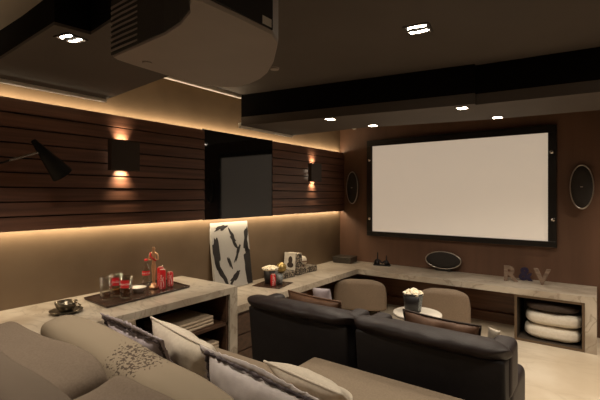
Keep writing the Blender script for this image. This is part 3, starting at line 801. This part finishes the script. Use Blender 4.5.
bw.location = (-2.93, 1.83, ZT); tag(bw, 'small shallow white bowl between the glasses and the cans', 'bowl')
# generic golden figurine
fg = thing('golden_figurine', 'slim rose gold standing figurine on a round foot on the tray', 'figurine', (-2.94, 1.975, ZT))
fg.scale = (1.25, 1.25, 1.25)
me = bpy.data.meshes.new('figure'); J = {'hip': (0, 0, .150), 'chest': (0, .002, .205), 'neck': (0, 0, .240), 'head': (0, .001, .262), 'htop': (0, .001, .275),
     'lh': (-.009, 0, .14), 'lk': (-.006, 0, .09), 'la': (-.005, 0, .035), 'rh': (.009, 0, .14), 'rk': (.006, 0, .09), 'ra': (.005, 0, .035),
     'ls': (-.026, 0, .226), 'le': (-.034, -.004, .19), 'lw': (-.010, -.02, .19), 'rs': (.026, 0, .226), 're': (.034, -.004, .19), 'rw': (.010, -.02, .196)}
E_ = [('hip', 'chest'), ('chest', 'neck'), ('neck', 'head'), ('head', 'htop'), ('hip', 'lh'), ('lh', 'lk'), ('lk', 'la'), ('hip', 'rh'), ('rh', 'rk'), ('rk', 'ra'), ('neck', 'ls'), ('ls', 'le'), ('le', 'lw'), ('neck', 'rs'), ('rs', 're'), ('re', 'rw')]
RAD = {'hip': .011, 'chest': .014, 'neck': .006, 'head': .0115, 'htop': .007, 'lh': .009, 'rh': .009, 'lk': .006, 'rk': .006, 'la': .005, 'ra': .005, 'ls': .0065, 'rs': .0065, 'le': .0045, 're': .0045, 'lw': .004, 'rw': .004}
ks = list(J); me.from_pydata([J[k_] for k_ in ks], [(ks.index(a_), ks.index(b_)) for a_, b_ in E_], [])
fo = bpy.data.objects.new('figure', me); C.objects.link(fo); fo.parent = fg; fo.rotation_euler = (0, 0, R(30))
sk = fo.modifiers.new('skin', 'SKIN'); sk.use_smooth_shade = True
for i, k_ in enumerate(ks): me.skin_vertices[0].data[i].radius = (RAD[k_], RAD[k_])
me.skin_vertices[0].data[0].use_root = True
fo.modifiers.new('s', 'SUBSURF').render_levels = 2
me.materials.append(M['gold'])
obj('foot', lathe(B(), [(.028, 0), (.028, .016), (.018, .02), (.016, .034), (.010, .036)], 24), M['gold'], fg, True)
b = B(); tube(b, [(-.02, -.006, .235), (-.012, -.022, .215), (.006, -.026, .2), (.022, -.014, .185)], .006, 8)
sa = obj('sash', b, M['red'], fg, True); sa.rotation_euler = (0, 0, R(30)); sa['label'] = 'red sash'
# pewter bowl on saucer
pb = thing('pewter_bowl', 'pewter bowl on a saucer on the marble top by the bolster', 'bowl', (-2.83, 1.245, ZU))
obj('bowl', lathe(B(), [(.035, .012), (.04, .016), (.062, .05), (.068, .075), (.065, .075), (.058, .05), (.035, .022), (.001, .02)], 36), M['steel_bowl'], pb, True)
obj('saucer', lathe(B(), [(.045, .0005), (.05, .003), (.098, .018), (.1, .021), (.05, .010), (.001, .011)], 36), M['steel_bowl'], pb, True)
obj('handle', tube(B(), [(.06, .02, .065), (.085, .035, .068), (.092, .05, .055), (.07, .05, .042)], .005), M['steel_bowl'], pb, True)

# ------------------------------------------------------------------ picture on the low top
pc = thing('canvas_picture', 'white canvas with black abstract ink shapes leaning on the wall', 'picture', (-3.135, 3.10, ZL + .004), (0, R(-7.3), 0))
obj('canvas', bx(-.03, 0, -.275, .275, .001, .705, bev=.003), M['canvas_white'], pc)
rnd = random.Random(12)
def blob(cy, cz, ry, rz, seed, tilt=0., n=30, rough=.35):
    p = []
    for i in range(n):
        a = 2 * PI * i / n; g = 1 + rough * noise.noise(Vector((math.cos(a) * 1.7, math.sin(a) * 1.7, seed * 3.3))) * 1.6
        y, z = ry * g * math.cos(a), rz * g * math.sin(a)
        p.append((min(.272, max(-.272, cy + y * math.cos(tilt) - z * math.sin(tilt))), min(.7, max(.006, cz + y * math.sin(tilt) + z * math.cos(tilt)))))
    return p
bm = B()
for a_ in ((.235, .20, .075, .22, 1, .05, 40, .3), (-.225, .40, .05, .16, 2, .1, 40, .45), (-.17, .17, .03, .15, 3, .5, 30, .4), (.225, .50, .035, .12, 4, -.1, 30, .5), (-.12, .655, .09, .025, 5, .3, 30, .6), (.03, .52, .03, .09, 7, .5, 26, .6), (.08, .36, .02, .10, 8, -.5, 26, .5), (-.05, .28, .018, .08, 9, .3, 26, .5), (.0, .10, .09, .03, 10, .7, 26, .5)):
    p = blob(*a_)
    f0 = [bm.verts.new((.0002, y, z)) for y, z in p]; f1 = [bm.verts.new((.0014, y, z)) for y, z in p]
    bm.faces.new(f1)
    for i in range(len(p)): bm.faces.new((f0[i], f0[(i + 1) % len(p)], f1[(i + 1) % len(p)], f1[i]))
obj('ink_shapes', bm, M['ink'], pc)

# ------------------------------------------------------------------ snack mat on the low top
mt = obj('place_mat', bx(-.17, .17, -.17, .17, 0, .006, bev=.002), M['tray']); mt.location = (-2.91, 3.46, ZL + .0005); mt.rotation_euler = (0, 0, R(12))
tag(mt, 'dark square mat under the popcorn and can on left worktop', 'place mat')
ZK = ZL + .007
bucket((-2.965, 3.485, ZK), .083, .165, 'dark popcorn bucket full of popcorn on the square mat', M['greyprint'], R(5))
popcorn((-2.965, 3.485, ZK + .162), .09, .032, 'heap of popcorn in the bucket on the square mat', 9)
can((-2.85, 3.39, ZK), 'red drink can standing before the popcorn bucket on the mat', -38, .029, .125)
cup = thing('paper_cup', 'grey printed paper cup beside the red can on the square mat', 'cup', (-2.845, 3.50, ZK))
obj('body', lathe(B(), [(.028, 0), (.036, .105), (.034, .105), (.027, .004)], 28, cap1=False), M['greyprint'], cup, True)
obj('rim', tube(B(), [(.035 * math.cos(2 * PI * i / 24), .035 * math.sin(2 * PI * i / 24), .105) for i in range(24)], .0025, 6, True), M['greyprint'], cup, True)

# ------------------------------------------------------------------ books, frame and balls on the low top
def flat_book(loc, rz, w, d, h, label):
    t = thing('book', label, 'book', loc, (0, 0, rz), group='black and cream patterned books')
    c = B(); box(c, -w / 2, w / 2, -d / 2, d / 2, 0, .004); box(c, -w / 2, w / 2, -d / 2, d / 2, h - .004, h); box(c, w / 2 - .004, w / 2, -d / 2, d / 2, .004, h - .004)
    obj('cover', c, M['pattern'], t)
    obj('pages', bx(-w / 2 + .006, w / 2 - .006, -d / 2 + .005, d / 2 - .005, .0045, h - .0045), M['page'], t)
    return t
flat_book((-3.09, 3.80, ZL), R(-3), .20, .34, .065, 'patterned book lying flat under the photo frame and gold ball')
flat_book((-3.09, 4.30, ZL), R(-2), .20, .30, .07, 'patterned book lying flat under the pale ball')
bk = thing('book', 'patterned book standing upright beside the photo frame', 'book', (-3.09, 4.075, ZL), (0, 0, 0), group='black and cream patterned books')
c = B(); box(c, -.1, .1, -.045, -.041, 0, .27); box(c, -.1, .1, .041, .045, 0, .27); box(c, .096, .1, -.041, .041, 0, .27)
obj('cover', c, M['pattern'], bk); obj('pages', bx(-.095, .095, -.0405, .0405, .004, .266), M['page'], bk)
pf = thing('photo_frame', 'pale photo frame with a small dark portrait, on a patterned book', 'photo frame', (-3.10, 3.995, ZL + .0655), (0, 0, 0))
# leans on the upright book, facing the room obliquely
c = B()
for a_ in ((-.085, .085, 0, .018), (-.085, .085, .192, .21), (-.085, -.068, .018, .192), (.068, .085, .018, .192)): box(c, a_[0], a_[1], 0, .014, a_[2], a_[3])
o = obj('frame', c, M['photo_bg'], pf); o.rotation_euler = (R(-6), 0, 0)
o = obj('photograph', bx(-.068, .068, .004, .010, .018, .192), M['photo_bg'], pf); o.rotation_euler = (R(-6), 0, 0)
c = B()
for (x, z, rx_, rz_) in ((.01, .12, .032, .048), (.012, .06, .05, .035)):
    v = [c.verts.new((x + rx_ * math.cos(2 * PI * i / 20), .003, z + rz_ * math.sin(2 * PI * i / 20))) for i in range(20)]; v2 = [c.verts.new((p.co.x, .0035, p.co.z)) for p in v]
    c.faces.new(v); c.faces.new(v2[::-1])
    for i in range(20): c.faces.new((v[i], v[(i + 1) % 20], v2[(i + 1) % 20], v2[i]))
o = obj('portrait', c, M['darkc'], pf); o.rotation_euler = (R(-6), 0, 0)
gb = obj('gold_ball', sphere(B(), (0, 0, 0), .062, 24), M['goldnet'], None, True); gb.location = (-3.05, 3.78, ZL + .0655 + .0625); tag(gb, 'openwork gold ball in front of the photo frame', 'ornament')
pbk = thing('pale_ball', 'pale banded ball ornament on the farther flat book', 'ornament', (-3.10, 4.27, ZL + .0705))
obj('ball', sphere(B(), (0, 0, .072), .066, 24), M['page'], pbk, True)
obj('band', lathe(B(), [(.0665, .06), (.0675, .064), (.0675, .072), (.0665, .076)], 28, cap0=False, cap1=False), M['brownc'], pbk)
obj('foot', lathe(B(), [(.035, 0.0), (.03, .012), (.02, .014)], 20), M['brownc'], pbk)
# box at the corner
db = thing('lidded_box', 'dark flat lidded box at the corner of the worktop', 'box', (-3.02, 5.25, ZL + .0005), (0, 0, R(6)))
obj('body', bx(-.14, .14, -.12, .12, 0, .065, bev=.004), M['boxdark'], db)
obj('lid', bx(-.148, .148, -.128, .128, .066, .088, bev=.006), M['boxdark'], db)
obj('plaque', bx(-.04, .04, .02, .06, .088, .0895), M['chrome'], db)
# iron figurine
ir = thing('iron_figurine', 'small dark iron ornament with two upright spikes below the screen', 'figurine', (-2.45, 5.30, ZL + .0005), (0, 0, R(8)))
ir.scale = (1.25, 1.25, 1.15)
obj('base', bx(-.095, .095, -.03, .03, 0, .012, bev=.003), M['iron'], ir)
b = B()
for x, h_, w_ in ((-.05, .165, .026), (.05, .13, .024)):
    lathe(b, [(w_, .012), (w_ * .8, .04), (.008, .06), (.006, h_ - .02), (.002, h_)], 12, x)
obj('spike', b, M['iron'], ir, True)
b = B(); tube(b, [(-.085, 0, .012), (-.075, 0, .06), (-.05, 0, .075), (-.02, 0, .05), (0, 0, .03), (.03, 0, .055), (.06, 0, .06), (.085, 0, .012)], .011)
obj('scroll', b, M['iron'], ir, True)
# letters
def letter(ch, size, ext, m, loc, rz, name, label):
    o = text_mesh(name, ch, size, ext, m, None, bev=.0015, offset=.006, mat4=Matrix.Rotation(PI / 2, 4, 'X'))
    zm = min(v.co.z for v in o.data.vertices); o.data.transform(Matrix.Translation((0, 0, -zm)))
    o.location = loc; o.rotation_euler = (0, 0, rz); return tag(o, label, 'letter', 'decorative standing letters')
letter('R', .235, .016, M['woodletter'], (-.815, 5.225, ZL + .0005), R(8), 'wooden_letter', 'aged wooden letter R standing on the worktop')
letter('&', .205, .014, M['navy'], (-.675, 5.36, ZL + .0005), R(4), 'navy_letter', 'dark navy ampersand standing between the wooden letters')
letter('V', .235, .016, M['woodletter'], (-.49, 5.215, ZL + .0005), R(-4), 'wooden_letter', 'aged wooden letter V standing on the worktop')

# ------------------------------------------------------------------ world, camera, view
w = bpy.data.worlds.new('room_world'); w.use_nodes = True; SC.world = w
w.node_tree.nodes['Background'].inputs[0].default_value = (.02, .015, .01, 1)
cd = bpy.data.cameras.new('camera'); cam = bpy.data.objects.new('camera', cd); C.objects.link(cam)
cam.location = (0, 0, 1.55); cam.rotation_euler = (PI / 2, 0, R(36.25))
cd.sensor_width = 36; cd.lens = 36 * 405 / 600; cd.shift_y = -5 / 600; cd.clip_start = .02
SC.camera = cam
vs_ = SC.view_settings; vs_.view_transform = 'Standard'; vs_.look = 'None'; vs_.gamma = 1; vs_.use_curve_mapping = False; vs_.exposure = 0.75
SC.cycles.use_denoising = True; SC.cycles.transparent_max_bounces = 40
SC.cycles.max_bounces = 8; SC.cycles.diffuse_bounces = 5; SC.cycles.caustics_reflective = False; SC.cycles.caustics_refractive = False
SC.cycles.sample_clamp_indirect = 4
